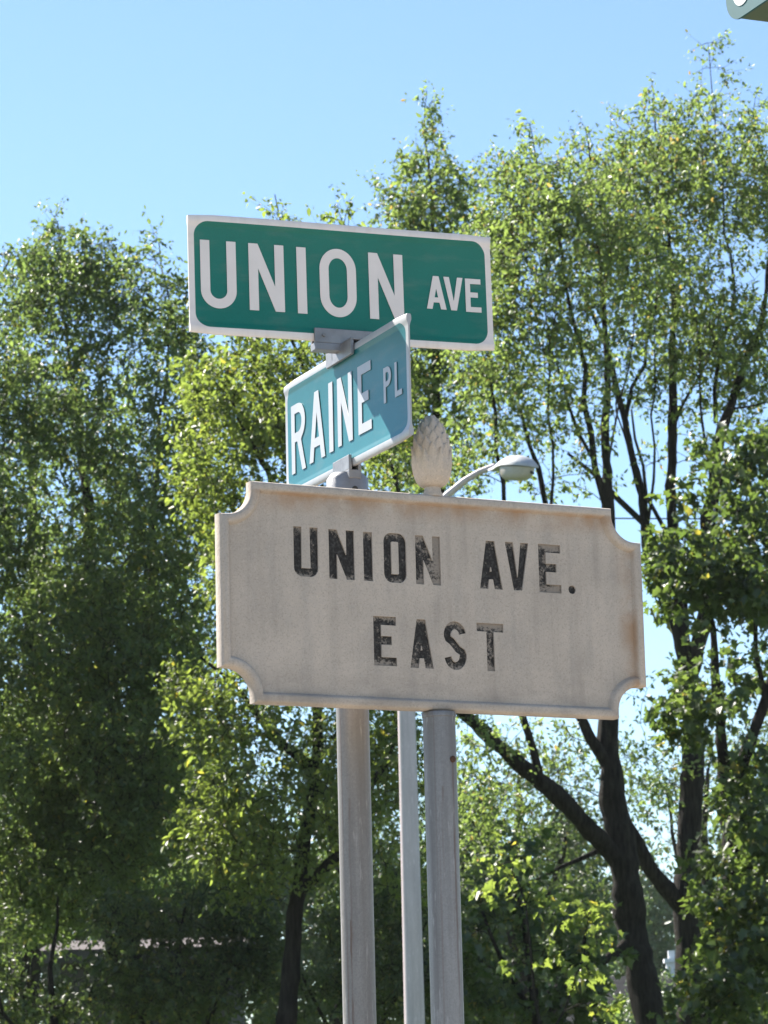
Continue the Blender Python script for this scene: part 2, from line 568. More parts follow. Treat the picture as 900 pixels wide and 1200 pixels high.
def put_letters(par, specs, t, mat, vary):
    for ch, x0, x1, z0, z1, tt in specs:
        ps = shift(letter(ch, (x1 - x0) / 1000, (z1 - z0) / 1000, tt / 1000), x0 / 1000 - BL / 2, z0 / 1000 - BH / 2)
        me = fill_mesh('letter', ps, -.0028, .0004)
        for vv in me.vertices:
            vv.co.y += vary * .002 * math.sin(vv.co.x * 9)
        link('letter', me, mat, par)


back = np.array([-math.sin(YU), math.cos(YU)]) * .0
ub = blade('street_name_plate', 'green plate lettered UNION AVE with pale border', M['union_print'], YU, ZU, back, R(-.55), 1)
put_letters(ub, [('U', 22.5, 92, 49.5, 179.5, 18.3), ('N', 117, 186.5, 50.3, 179.2, 18.3), ('I', 212.2, 231, 50, 178.6, 18), ('O', 257.9, 331.5, 47.8, 180.8, 18.3),
                 ('N', 357.6, 427.4, 49.3, 178.6, 18.3), ('A', 474.7, 514.9, 76.8, 141.7, 10.5), ('V', 510.6, 550, 76.5, 141.6, 10.5), ('E', 555, 586.8, 75.3, 141, 10)], 18, M['union_letter'], 1)
rb = blade('street_name_plate', 'faded teal plate lettered RAINE PL with white border', M['raine_print'], YR, ZR, (0, 0), R(.5), 0)
put_letters(rb, [('R', 33.7, 106.5, 43, 178.4, 18), ('A', 126.6, 207, 46, 180.5, 18), ('I', 228.6, 248.8, 47, 181.5, 18), ('N', 272.5, 344.6, 49, 179.6, 18), ('E', 373.2, 436.2, 51, 179.8, 18),
                 ('P', 495.4, 530.4, 84.2, 149.6, 10), ('L', 547.2, 579, 84.5, 148.7, 10)], 18, M['raine_letter'], 0)


def channel(name, heading, z0, z1, L, gap_up, mat):
    """bracket casting: solid web with a slot that grips the blade edge"""
    m = MB()
    zs = z1 - .028 if gap_up else z0 + .028
    a, b = (z0, zs) if gap_up else (zs, z1)
    m.box(-L / 2, L / 2, -.0125, .0125, a, b)
    a, b = (zs, z1) if gap_up else (z0, zs)
    m.box(-L / 2, L / 2, -.0125, -.0062, a, b)
    m.box(-L / 2, L / 2, .0062, .0125, a, b)
    return m.build(name, mat, st, (0, 0, 0), heading, bevel=.0012)


zu0 = ZU - BH / 2
zr1 = ZR + BH / 2
zr0 = ZR - BH / 2
cb = channel('cross_bracket', YU, zu0 - .020, zu0 + .022, .125, True, M['cast'])
cb2 = channel('cross_bracket', YR, zr1 - .022, zr1 + .010, .125, False, M['cast'])
m = MB()
m.tube([(0, 0, zr1 + .006), (0, 0, zu0 - .016)], [.018, .017], 16)
m.build('bracket_boss', M['cast'], st, smooth=True)
for s_ in (-1, 1):   # stiffening webs that splay from the boss
    MB().box(-.004, .004, min(0, s_ * .034), max(0, s_ * .034), zr1 - .012, zu0 - .002).build('bracket_web', M['cast'], st, rz=YU + R(18))
    MB().tube([(s_ * .045, -.0165, zu0 + .008), (s_ * .045, -.012, zu0 + .008)], .0035, 6).build('set_screw', M['galv_dull'], cb)
cap = MB()
cap.tube([(0, 0, zr0 - .085), (0, 0, zr0 - .020), (0, 0, zr0 - .010)], [.0390, .0390, .031], 28)
capo = cap.build('pole_cap', M['cast'], st, smooth=True)
channel('blade_holder', YR, zr0 - .024, zr0 + .020, .080, True, M['cast'])
for a in (YU + R(-90), YU + R(-30), YU + R(150)):
    d = np.array([math.cos(a), math.sin(a)])
    MB().tube([(*(d * .036), zr0 - .045), (*(d * .0405), zr0 - .045)], .006, 10).build('set_screw', M['dark_hole'], capo)

# ------------------------------------------------------------------ cast stone sign
CC = np.array([.0889, 5.751, EYE + .9854])
YC = R(26.78)
W_, H_, T_ = .855, .3936, .034
NOT, SH = .0612, .013
cs = empty('stone_sign', (CC[0], CC[1], 0), YC)
tag(cs, 'cast stone sign lettered UNION AVE. EAST, scooped corners and finial, on a single post', 'sign')


def notch(d, n=10):
    a, b = W_ / 2 - d, H_ / 2 - d
    A, B, r = W_ / 2 - SH, H_ / 2 - SH, NOT - SH + d
    q = [(A + .0, -B)]
    pts = []
    # counter-clockwise from the right edge, lower end
    for sx, sy, rev in ((1, 1, False), (-1, 1, True), (-1, -1, False), (1, -1, True)):
        c = [(a, H_ / 2 - NOT - d)] + [(A - r * math.sin(R(i * 90 / n)), B - r * math.cos(R(i * 90 / n))) for i in range(n + 1)] + [(W_ / 2 - NOT - d, b)]
        if rev:
            c = c[::-1]
        pts += [(sx * x, sy * z) for x, z in c]
    return pts


prof = [(.010, T_ / 2), (.003, T_ / 2 - .002), (0, T_ / 2 - .008), (0, -T_ / 2 + .007), (.0018, -T_ / 2 + .002), (.005, -T_ / 2), (.0130, -T_ / 2), (.0160, -T_ / 2 + .0018), (.0180, -T_ / 2 + .0055), (.0205, -T_ / 2 + .0100)]
FY = -T_ / 2 + .0100
rings = [notch(d) for d, y in prof]
n = len(rings[0])
vs = [(x, y, z) for (d, y), rg in zip(prof, rings) for x, z in rg]
fs = [(i * n + k, (i + 1) * n + k, (i + 1) * n + (k + 1) % n, i * n + (k + 1) % n) for i in range(len(prof) - 1) for k in range(n)]
fs.append(tuple(range(n)))
pm = MB().add(vs, fs)
# inscription
INS = [('U', 144.1, 191.7, 229.3, 318.6, 16, .015), ('N', 213, 263.2, 228.5, 317.8, 16, -.045), ('I', 281.2, 299.3, 228.6, 317.3, 18.1, .00), ('O', 321.7, 366.8, 228.4, 318.6, 15.5, -.02),
       ('N', 385.5, 436.0, 228.5, 318, 16, .05), ('A', 515.5, 562.5, 228, 317, 15.5, -.03), ('V', 569.5, 618.6, 228.6, 317.3, 15.5, -.02), ('E', 638.8, 685.1, 227.8, 318, 15.5, .075),
       ('.', 699.9, 715.2, 228.1, 244.3, 8, .03), ('E', 297.5, 342.8, 77.2, 166, 15.5, .03), ('A', 369.4, 416.6, 76.3, 164.6, 15.5, .02), ('S', 438.4, 483.9, 76, 164.5, 14.5, .04), ('T', 505.8, 560.6, 77.2, 164.4, 15.5, .06)]
holes, lets = [], []
for ch, x0, x1, z0, z1, tt, wear in INS:
    ps = shift(letter(ch, (x1 - x0) / 1000, (z1 - z0) / 1000, tt / 1000, False), x0 / 1000 - W_ / 2, z0 / 1000 - H_ / 2)
    holes += ps
    lets.append((ps, wear))
face = fill_mesh('stone_face', [notch(.0205)] + holes, FY)
DEP = .0035
b0 = len(pm.v)
pm.v += [tuple(v.co) for v in face.vertices]
pm.f += [tuple(i + b0 for i in p.vertices) for p in face.polygons]
for q in holes:
    k = len(q)
    pm.add([(x, FY, z) for x, z in q] + [(x, FY + DEP, z) for x, z in q], [(i, (i + 1) % k, k + (i + 1) % k, k + i) for i in range(k)])
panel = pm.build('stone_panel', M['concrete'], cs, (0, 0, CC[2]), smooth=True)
for ps, wear in lets:
    lo = link('letter', fill_mesh('letter', ps, FY + DEP), M['black_paint'], panel)
    lo['wear'] = float(wear) - .035
    q = [c for pp in ps for c in pp]
    lo['start'], lo['low'] = min(c[0] for c in q), min(c[1] for c in q)
    lo['wide'], lo['tall'] = max(c[0] for c in q) - lo['start'], max(c[1] for c in q) - lo['low']
    lo['wear_side'] = .16 if wear > .045 and wear < .055 else .0
# post under the panel: lip at its top
zb = CC[2] - H_ / 2
MB().tube([(0, .0, -.6), (0, .0, zb - .003)], .0292, 28).build('pole', M['galv_dull'], cs, smooth=True)
MB().lathe([(.0292, -.010), (.0305, -.009), (.0308, -.002), (.0295, 0)], 28, (0, 0, zb - .0015)).build('pole_collar', M['galv_dull'], cs, smooth=True)
bo = MB().lathe([(.0062, 0), (.0062, .003), (.004, .0048)], 8).build('rusty_bolt', M['rust'], cs)
bo.location = (.0105, -.0295 + .003, zb - .088)
bo.rotation_euler = (R(90), 0, 0)
# finial
EH = .134
EPR = [(0, .0180), (.03, .0250), (.08, .0305), (.16, .0345), (.30, .0366), (.42, .0362), (.55, .0340), (.68, .0300), (.80, .0240), (.88, .0182), (.94, .0122), (.98, .0066), (1, .001)]


def egg(s):
    return float(np.interp(s, [a for a, b in EPR], [b for a, b in EPR]))


zt = CC[2] + H_ / 2
fin = MB().lathe([(.0185, -.002), (.0185, .004), (.0155, .008), (.0148, .016)] + [(r * .97, .016 + s * EH) for s, r in EPR], 36).build('finial', M['finial_stone'], cs, (0, 0, zt), smooth=True)


def scale_mesh(th, s0, s1, half, lift, tip):
    nu, nv = 4, 5
    vs, fs = [], []
    for j in range(nv + 1):
        b = j / nv
        s = s0 + (s1 - s0) * b
        wd = half * (min(1, .55 + b * 1.3) if b < .35 else (1 - ((b - .35) / .65) ** 1.7)) + .0003
        for i in range(nu + 1):
            a = -1 + 2 * i / nu
            r = egg(min(s, .995)) * .94 + lift * (.1 + .9 * b) * (1 - .8 * a * a) + tip * max(0, b - .6)
            ang = th + a * wd / max(egg(min(s, .97)), .008)
            vs.append((r * math.cos(ang), r * math.sin(ang), .016 + s * EH))
    for j in range(nv):
        for i in range(nu):
            k = j * (nu + 1) + i
            fs.append((k, k + 1, k + nu + 2, k + nu + 1))
    # closed edge back into the body
    rim = [i for i in range(nu + 1)] + [j * (nu + 1) + nu for j in range(1, nv + 1)] + [nv * (nu + 1) + i for i in range(nu - 1, -1, -1)] + [j * (nu + 1) for j in range(nv - 1, 0, -1)]
    c0 = len(vs)
    for k in rim:
        x, y, z = vs[k]
        vs.append((x * .9, y * .9, z))
    for q in range(len(rim)):
        a, b = rim[q], rim[(q + 1) % len(rim)]
        fs.append((b, a, c0 + q, c0 + (q + 1) % len(rim)))
    return MB().add(vs, fs)


rows = [(.02, .50, 8, .0122, .0064, .000), (.36, .575, 8, .0128, .0060, .001), (.45, .66, 8, .0126, .0060, .001), (.54, .745, 8, .0118, .0058, .0015), (.63, .82, 8, .0106, .0056, .002), (.72, .89, 8, .0090, .0052, .002), (.80, .945, 7, .0078, .0046, .002), (.88, 1.0, 5, .0066, .0040, .002)]
for ri, (s0, s1, k, hw, lift, tip) in enumerate(rows):
    for i in range(k):
        th = (i + .5 * (ri % 2)) * 2 * math.pi / k + random.uniform(-.05, .05)
        scale_mesh(th, s0, s1 + random.uniform(-.012, .012), hw, lift, tip).build('scale', M['finial_stone'], fin)

# ------------------------------------------------------------------ street lamp beyond the signs
LD = 26.0
lb = P(486, 1200, LD)
lamp = empty('street_lamp', (lb[0], LD, -.12))
tag(lamp, 'tall grey street lamp on a tapered pole, cobra head showing beside the pinecone finial', 'street lamp')
ztop = P(478, 640, LD)[2] + .12
MB().tube([(0, 0, -.1), (0, 0, ztop * .5), (0, 0, ztop)], [.094, .079, .066], 28).build('pole', M['lamp_pole'], lamp, smooth=True)
MB().lathe([(.067, 0), (.069, .01), (.06, .03), (.03, .045)], 20, (0, 0, ztop)).build('pole_top', M['lamp_pole'], lamp, smooth=True)
org = np.array([lb[0], LD, -.12])
AP = [(480, 632, 26), (500, 606, 25.9), (523, 581, 25.85), (545, 563, 25.8), (562, 553, 25.75), (580, 546, 25.7)]
ap = np.array([P(*q) for q in AP]) - org
MB().tube(ap, [.033, .031, .029, .027, .025, .024], 12).build('arm', M['lamp_pole'], lamp, smooth=True)
h0, h1 = P(573, 549, 25.72) - org, P(626, 548, 25.30) - org
ax = h1 - h0
HL = np.linalg.norm(ax)
ax /= HL
sd = np.cross(ax, [0, 0, 1.0])
sd /= np.linalg.norm(sd)
uz = np.cross(sd, ax)
hv, hf = [], []
sec = [(-.04, .018, .020, -.016), (.06, .034, .036, -.022), (.16, .045, .050, -.018), (.34, .078, .078, .005), (.50, .104, .098, .012), (.68, .116, .104, .012), (.84, .106, .086, .010), (.95, .072, .052, .006), (1.0, .030, .020, .004)]
NS = 14
for s_, wd, hu, lo in sec:
    for k in range(NS):
        a = math.pi * k / (NS - 1)
        hv.append(h0 + ax * HL * s_ + sd * wd * math.cos(a) + uz * (lo + (hu - .012) * math.sin(a)))
for i in range(len(sec) - 1):
    for k in range(NS - 1):
        hf.append((i * NS + k, i * NS + k + 1, (i + 1) * NS + k + 1, (i + 1) * NS + k))
    hf.append((i * NS + NS - 1, i * NS, (i + 1) * NS, (i + 1) * NS + NS - 1))
hf += [tuple(range(NS))[::-1], tuple((len(sec) - 1) * NS + k for k in range(NS))]
head = MB().add(hv, hf).build('lamp_head', M['lamp_head'], lamp, smooth=True)
gv, gf = [], []
for j in range(7):
    b = j / 6
    for k in range(20):
        a = 2 * math.pi * k / 20
        rr = math.cos(b * math.pi / 2 * .93) ** .55
        gv.append(h0 + ax * (HL * .62 + HL * .34 * rr * math.cos(a)) + sd * .098 * rr * math.sin(a) + uz * (.004 - .105 * math.sin(b * math.pi / 2)))
for j in range(6):
    for k in range(20):
        gf.append((j * 20 + k, j * 20 + (k + 1) % 20, (j + 1) * 20 + (k + 1) % 20, (j + 1) * 20 + k))
gf += [tuple(range(20)), tuple(120 + k for k in range(20))[::-1]]
MB().add(gv, gf).build('lens', M['lens'], head, smooth=True)
bp = h1 - ax * .03 - uz * .035
MB().tube([bp, bp + ax * .028 - uz * .012], [.013, .009], 8).build('photocell', M['dark_hole'], head)

# ------------------------------------------------------------------ box sign whose corner enters the picture at the top
bx = P(852, 31, 7.0)
bs = empty('box_sign', tuple(bx), YR)
tag(bs, 'teal box sign with rounded corners and olive casing, entering at the top corner', 'sign')
BW, BHH, BD, BR = .62, .30, .26, .06
def rr(i, n=8):
    o = []
    for cx, cz, a in ((BW - BR, BHH - BR, 0), (BR, BHH - BR, 90), (BR, BR, 180), (BW - BR, BR, 270)):
        o += [(cx + (BR - i) * math.cos(R(a + k * 90 / n)), cz + (BR - i) * math.sin(R(a + k * 90 / n))) for k in range(n + 1)]
    return o
def extr(name, y0, y1, ring, mat):
    k = len(ring)
    m = MB().add([(x, y0, z) for x, z in ring] + [(x, y1, z) for x, z in ring], [(i, k + i, k + (i + 1) % k, (i + 1) % k) for i in range(k)] + [tuple(range(k)), tuple(range(k, 2 * k))[::-1]])
    return m.build(name, mat, bs, smooth=True)
extr('casing', .006, BD - .006, rr(.003), M['box_under'])
extr('face_panel', 0, .0058, rr(0), M['box_face'])
extr('face_panel', BD - .0058, BD, rr(0), M['box_face'])
link('letter', fill_mesh('letter', shift(letter('U', .080, .19, .020), .034, .026), -.0008, .0006), M['box_letter'], bs)
hang = empty('mast_arm', (bx[0], bx[1], 0), YR)
tag(hang, 'grey mast arm and post carrying the teal box sign, out of view', 'mast arm')
MB().tube([(.05, BD / 2, bx[2] + BHH + .16), (2.6, BD / 2, bx[2] + BHH + .12)], [.04, .055], 16).build('arm', M['galv'], hang, smooth=True)
MB().tube([(2.6, BD / 2, -.3), (2.6, BD / 2, bx[2] + BHH + .35)], [.11, .08], 20).build('post', M['galv'], hang, smooth=True)
for xx in (.15, .47):
    MB().box(xx - .012, xx + .012, BD / 2 - .012, BD / 2 + .012, bx[2] + BHH, bx[2] + BHH + .13).build('hanger', M['galv'], hang)

# ------------------------------------------------------------------ houses seen through the trees
def house(name, label, x0, x1, y0, y1, eave, ridge, wall, roof, rz=0, windows=()):
    cx, cy = (x0 + x1) / 2, (y0 + y1) / 2
    h = empty(name, (cx, cy, -.12), rz)
    tag(h, label, 'house')
    a, b = (x1 - x0) / 2, (y1 - y0) / 2
    m = MB().add([(-a, -b, 0), (a, -b, 0), (a, b, 0), (-a, b, 0), (-a, -b, eave), (a, -b, eave), (a, b, eave), (-a, b, eave), (-a, 0, ridge - .05), (a, 0, ridge - .05)],
                 [(0, 1, 5, 4), (2, 3, 7, 6), (1, 2, 6, 9, 5), (3, 0, 4, 8, 7)])
    m.build('wall', wall, h)
    o, k = .4, (ridge - eave) / b
    r = MB()
    for s in (-1, 1):
        e = [(-a - o, s * (b + o), eave - k * o + .03), (a + o, s * (b + o), eave - k * o + .03), (a + o, 0, ridge + .03), (-a - o, 0, ridge + .03)]
        r.add(e + [(x, y, z + .14) for x, y, z in e], [(0, 1, 2, 3), (4, 7, 6, 5), (0, 4, 5, 1), (1, 5, 6, 2), (2, 6, 7, 3), (3, 7, 4, 0)])
    ro = r.build('roof', roof, h)
    MB().box(-a - o - .02, a + o + .02, -b - o - .06, -b - o - .005, eave - k * o - .06, eave - k * o + .15).build('fascia', wall, ro)
    for wx, wz, ww, wh in windows:
        wo = MB().box(wx - ww / 2 - .08, wx + ww / 2 + .08, -b - .05, -b - .002, wz - wh / 2 - .08, wz + wh / 2 + .08).build('window', M['white_siding'], h)
        for q in (-1, 1):
            MB().box(wx + (q - 1) * ww / 4 + .03 + (0 if q < 0 else .0), wx + (q + 1) * ww / 4 - .03, -b - .062, -b - .052, wz - wh / 2, wz + wh / 2).build('pane', M['pane'], wo)
    return h, ro


HDX = P(45, 1100, 60)
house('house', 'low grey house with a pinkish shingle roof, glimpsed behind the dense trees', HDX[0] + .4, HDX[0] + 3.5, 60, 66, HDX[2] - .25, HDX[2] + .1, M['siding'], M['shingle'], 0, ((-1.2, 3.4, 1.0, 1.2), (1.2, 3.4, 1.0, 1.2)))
c0 = P(788, 1150, 100)
h2, r2 = house('house', 'distant house with a white chimney on its dark roof, seen between trunks', c0[0] - 7, c0[0] + 5, 96, 104, 5.1, c0[2] + .15, M['white_siding'], M['dark_shingle'], 0, ((-3, 3.6, 1.1, 1.4), (1, 3.6, 1.1, 1.4)))
z0 = c0[2] - .1
MB().box(.83, 1.17, -.17, .17, z0 - .3, z0 + .78).box(.76, 1.24, -.24, .24, z0 + .782, z0 + .90).box(.90, 1.10, -.1, .1, z0 + .902, z0 + 1.15).build('chimney', M['white_siding'], r2)

# ------------------------------------------------------------------ overhead cables
for (ya, yb), lab in (((570, 586), 'upper thin overhead cable strung beyond the trees'), ((612, 624), 'lower thin overhead cable strung beyond the trees')):
    a, b = P(-700, ya - 20, 47), P(1700, yb + 8, 47)
    ts = np.linspace(0, 1, 33)
    pts = [a + (b - a) * q - np.array([0, 0, 1.2]) * 4 * q * (1 - q) * .35 for q in ts]
    tag(MB().tube(pts, .011, 5).build('overhead_cable', M['cable']), lab, 'cable')
for px, lab in ((-700, 'wooden utility pole carrying the cables at one end'), (1700, 'wooden utility pole carrying the cables at other end')):
    b = P(px, 560, 47)
    up = empty('utility_pole', (b[0], 47.13, -.12))
    tag(up, lab, 'utility pole')
    MB().tube([(0, 0, -1), (0, 0, b[2] + 1.2)], [.16, .11], 12).build('pole', M['bark'], up, smooth=True)
    MB().box(-.06, .06, -1.1, 1.1, b[2] + .5, b[2] + .62).build('crossarm', M['bark'], up)

# ------------------------------------------------------------------ trees
def nz(p, seed, sc):
    """cheap smooth noise in 3-D"""
    r = np.random.default_rng(seed)
    k = r.normal(0, 1, (7, 3)) * sc
    ph = r.uniform(0, 6.28, 7)
    return np.sin(p @ k.T + ph).sum(1) / 2.6


def smooth_path(pts, step=.35, wob=.03, rng=RNG):
    pts = np.asarray(pts, float)
    d = np.concatenate([[0], np.cumsum(np.linalg.norm(np.diff(pts[:, :3], axis=0), axis=1))])
    n = max(3, int(d[-1] / step) + 1)
    tt = np.linspace(0, d[-1], n)
    out = np.stack([np.interp(tt, d, pts[:, k]) for k in range(pts.shape[1])], 1)
    for _ in range(2):
        out[1:-1] = .25 * out[:-2] + .5 * out[1:-1] + .25 * out[2:]
    out[1:-1, :3] += rng.normal(0, wob, (n - 2, 3))
    return out


LEAF = {   # leaf outlines, stem at the origin, length 1 along x, drawn as fans about the midrib
    'oval': [(0, 0), (.30, .24), (.62, .22), (1, 0), (.62, -.22), (.30, -.24)],
    'maple': [(0, 0), (.05, .34), (.34, .24), (.50, .50), (.66, .20), (1, 0), (.66, -.20), (.50, -.50), (.34, -.24), (.05, -.34)],
}


def tree(name, label, cat, limbs, lobes, leafmat, leaf=.065, shape='oval', dens=1.0, seed=1, group=None, twig=.30, nleaf=8, nsub=3, gap=.18, base=None, big=1.35, wob=.03, bare=True, zmin=None):
    rng = np.random.default_rng(seed)
    paths = []
    for L in limbs:                                     # (px, py, depth, radius in m)
        q = np.array([[*P(a, b, c), r] for a, b, c, r in L])
        paths.append(smooth_path(q, .35, wob, rng))
    base = paths[0][0, :3]
    root = empty(name, (base[0], base[1], -.12))
    tag(root, label, cat, group)
    org = np.array([base[0], base[1], -.12])
    for i, p in enumerate(paths):
        if p[0, 3] > .05:
            p = smooth_path(p, .10, .004, rng)
        mb = MB().tube(p[:, :3] - org, p[:, 3] * (1 + .05 * rng.normal(0, 1, len(p))), 16 if p[0, 3] > .05 else 6)
        if p[0, 3] > .05:
            a = np.array(mb.v)
            ctr = np.repeat(p[:, :3] - org, 16, 0)
            k = .07 * nz(a * np.array([1, 1, .35]), seed + 40 + i, 16) + .06 * nz(a, seed + 60 + i, 6)
            mb.v = [tuple(q) for q in ctr + (a - ctr) * (1 + k)[:, None]]
        mb.build('trunk' if i == 0 else 'limb', M['bark'], root, smooth=True)
    # twig clusters inside the crown lobes
    cl = []
    for lo in lobes:
        px, py, D, rx, ry, rd = lo[:6]
        wgt = lo[6] if len(lo) > 6 else 1.0
        sx, sz = rx * D / F, ry * D / F
        k = int(rx * ry * 3.14 / 1000 * 14.0 * dens * wgt * (D / 34) ** 2) + 1
        q = rng.normal(0, 1, (k, 3))
        q *= (rng.uniform(0, 1, k) ** .42 / np.linalg.norm(q, axis=1))[:, None]
        c = P(px, py, D) + q * np.array([sx, rd, sz])
        cl.append(c[nz(c, seed + 5, 2.4) > -.9 + gap * 2])
    cl = np.concatenate(cl)
    if zmin is not None:
        cl = cl[cl[:, 2] > zmin]
    nodes = np.concatenate([p[1:, :3] for p in paths])
    cnt = len(nodes)
    cap = cnt + len(cl) * 9
    N = np.zeros((cap, 3))
    N[:cnt] = nodes
    rad = np.zeros(cap)
    rad[:cnt] = np.concatenate([p[1:, 3] for p in paths])
    d0 = np.min(np.linalg.norm(cl[:, None, :] - nodes[None, ::2, :], axis=2), axis=1)
    dirs = np.zeros_like(cl)
    tv, tf = [], MB()
    for i in np.argsort(d0):
        c = cl[i]
        dv = N[:cnt] - c
        cost = np.sqrt((dv * dv).sum(1)) + .55 * np.maximum(0, dv[:, 2] + .1) + 2.0 * np.maximum(0, .006 - rad[:cnt])
        j = int(np.argmin(cost))
        a = N[j]
        L = np.linalg.norm(c - a)
        if L < .05:
            dirs[i] = rng.normal(0, 1, 3)
            continue
        mid = a + (c - a) * .5 + np.array([0, 0, .14 * L]) + rng.normal(0, .07 * L, 3)
        m = int(min(7, max(2, L / .3)))
        tt = np.linspace(0, 1, m + 1)[:, None]
        pth = (1 - tt) ** 2 * a + 2 * tt * (1 - tt) * mid + tt ** 2 * c
        r0 = min(rad[j] * .7, .004 + .0075 * L)
        rr_ = np.linspace(max(r0, .004), .003, m + 1)
        tf.tube(pth - org, rr_, 4 if r0 < .02 else 6, cap=False)
        N[cnt:cnt + m] = pth[1:]
        rad[cnt:cnt + m] = rr_[1:]
        cnt += m
        dirs[i] = (pth[-1] - pth[-2])
    tf.build('branches', M['bark'], root)['kind'] = 'stuff'
    dirs /= np.linalg.norm(dirs, axis=1)[:, None] + 1e-9
    # sprays: several sub-twigs per cluster, leaves along each
    K = len(cl)
    sub = np.repeat(cl, nsub, 0)
    sdir = np.repeat(dirs, nsub, 0) * .7 + rng.normal(0, .75, (K * nsub, 3)) + np.array([0, 0, .15])
    sdir /= np.linalg.norm(sdir, axis=1)[:, None]
    slen = rng.uniform(.5, 1.15, K * nsub) * twig
    nt = len(sub)
    # sub-twigs as thin three-sided spikes
    u = np.cross(sdir, rng.normal(0, 1, (nt, 3)))
    u /= np.linalg.norm(u, axis=1)[:, None]
    v = np.cross(sdir, u)
    r_ = .0028
    tvs = np.stack([sub + u * r_, sub - u * r_ * .5 + v * r_ * .87, sub - u * r_ * .5 - v * r_ * .87, sub + sdir * slen[:, None]], 1).reshape(-1, 3) - org
    ix = (np.arange(nt) * 4)[:, None] + np.array([0, 1, 3, 1, 2, 3, 2, 0, 3])
    link('twigs', big_mesh('twigs', tvs, ix.ravel(), np.full(nt * 3, 3)), M['bark'], root)['kind'] = 'stuff'
    n = nt * nleaf
    s = rng.uniform(.08, 1.05, n)
    bp = np.repeat(sub, nleaf, 0) + np.repeat(sdir * slen[:, None], nleaf, 0) * s[:, None] + rng.normal(0, .018, (n, 3))
    ax_ = np.repeat(sdir, nleaf, 0) * .5 + rng.normal(0, .62, (n, 3)) + np.array([0, 0, -.35])
    ax_ /= np.linalg.norm(ax_, axis=1)[:, None]
    nr = rng.normal(0, .7, (n, 3)) + np.array([-.15, -.25, .7])
    nr -= (nr * ax_).sum(1)[:, None] * ax_
    nr /= np.linalg.norm(nr, axis=1)[:, None]
    si = np.cross(nr, ax_)
    ln = leaf * rng.uniform(.5, 1.3, n) * np.repeat(rng.uniform(.75, 1.25, K), nsub * nleaf)
    out = LEAF[shape]
    k = len(out)
    vv = np.empty((n, k, 3))
    for q, (x, y) in enumerate(out):
        vv[:, q] = bp + ax_ * (x * ln)[:, None] + si * (y * ln)[:, None] + nr * ((abs(y) * .35 - x * x * .18) * ln)[:, None]
    b = (np.arange(n) * k)[:, None]
    h = k // 2
    loops = np.concatenate([b + np.arange(0, h + 1), b + np.array([0] + list(range(h, k)))], 1)
    sizes = np.tile([h + 1, k - h + 1], n)
    co = link('crown', big_mesh('crown', vv.reshape(-1, 3) - org, loops.ravel(), sizes), leafmat, root)
    co['kind'] = 'stuff'
    return n


G1 = 'trees beyond the signs'
total = 0
# dense tree on the left
total += tree('dense_tree', 'big dense dark green tree filling the left side of the picture', 'tree',
     [[(158, 1640, 35, .24), (158, 1200, 35, .22), (135, 900, 35, .15), (110, 680, 35.8, .08), (95, 520, 36.2, .035), (75, 380, 35.8, .016), (68, 262, 35, .006)],
      [(150, 1020, 35, .12), (172, 800, 35.6, .06), (180, 560, 36, .028), (202, 420, 35.6, .014), (186, 282, 34.8, .006)],
      [(140, 1060, 35, .12), (60, 850, 35.6, .06), (10, 640, 36, .03), (-20, 420, 35.6, .014), (12, 300, 35, .01)]],
     [(66, 275, 35, 16, 30, .35, .7), (70, 340, 35, 60, 60, 1.2), (15, 370, 35, 50, 75, 1.3), (-60, 400, 35, 60, 90, 1.3), (165, 355, 34.8, 50, 60, 1), (190, 290, 34.8, 14, 26, .3, .8), (115, 320, 35, 30, 40, .6, .8), (150, 440, 34.8, 80, 80, 1.5),
      (70, 470, 34.8, 100, 100, 2), (-30, 540, 34.6, 100, 120, 2, 1.2), (205, 500, 34.6, 45, 90, 1.2, 1.2), (200, 390, 34.8, 40, 60, 1, .9), (90, 640, 34.6, 140, 120, 2.2, 1.3), (195, 650, 34.6, 50, 80, 1.4, 1), (228, 610, 34.6, 40, 90, 1.2, .8), (222, 720, 34.6, 40, 70, 1.2, .9), (228, 900, 35, 50, 90, 1.3, .9), (60, 800, 34.6, 170, 130, 2.2, 1.4),
      (-70, 740, 34.6, 90, 200, 1.8), (185, 830, 34.6, 70, 110, 1.6, 1.3), (80, 960, 34.6, 160, 110, 2.2, 1.4), (200, 980, 35, 80, 90, 1.6, 1.1), (20, 1060, 34.6, 120, 60, 1.6, 1.1), (100, 430, 34.2, 150, 110, 1.6, .45), (100, 330, 35, 110, 50, 1.2, .5), (40, 300, 35, 40, 40, .8, .6), (100, 620, 34, 150, 150, 1.6, .45), (90, 850, 33.8, 170, 160, 1.6, 1.2), (100, 1000, 33.8, 170, 90, 1.4, 1.5), (40, 760, 34, 120, 80, 1.6, .8), (214, 385, 34.8, 30, 70, .9, 1.1), (222, 460, 34.6, 34, 60, 1, 1.1)],
     M['leaf_dark'], .062, dens=.75, seed=3, group=G1, gap=.30)
total += tree('back_row_tree', 'second dense tree standing behind the big one on the left', 'tree',
     [[(30, 1560, 43, .24), (30, 1150, 43, .2), (45, 850, 43, .12), (40, 600, 43, .06), (30, 430, 43, .02)]],
     [(30, 480, 43, 90, 80, 1.6, .8), (130, 560, 43, 90, 100, 1.8, .9), (-20, 650, 43, 130, 120, 2.2), (110, 760, 43, 140, 140, 2.4), (200, 720, 43, 60, 120, 1.6, .8), (30, 900, 43, 170, 140, 2.4), (180, 960, 43, 110, 120, 2)],
     M['leaf_dark'], .075, dens=.28, seed=7, group=G1, gap=.25)
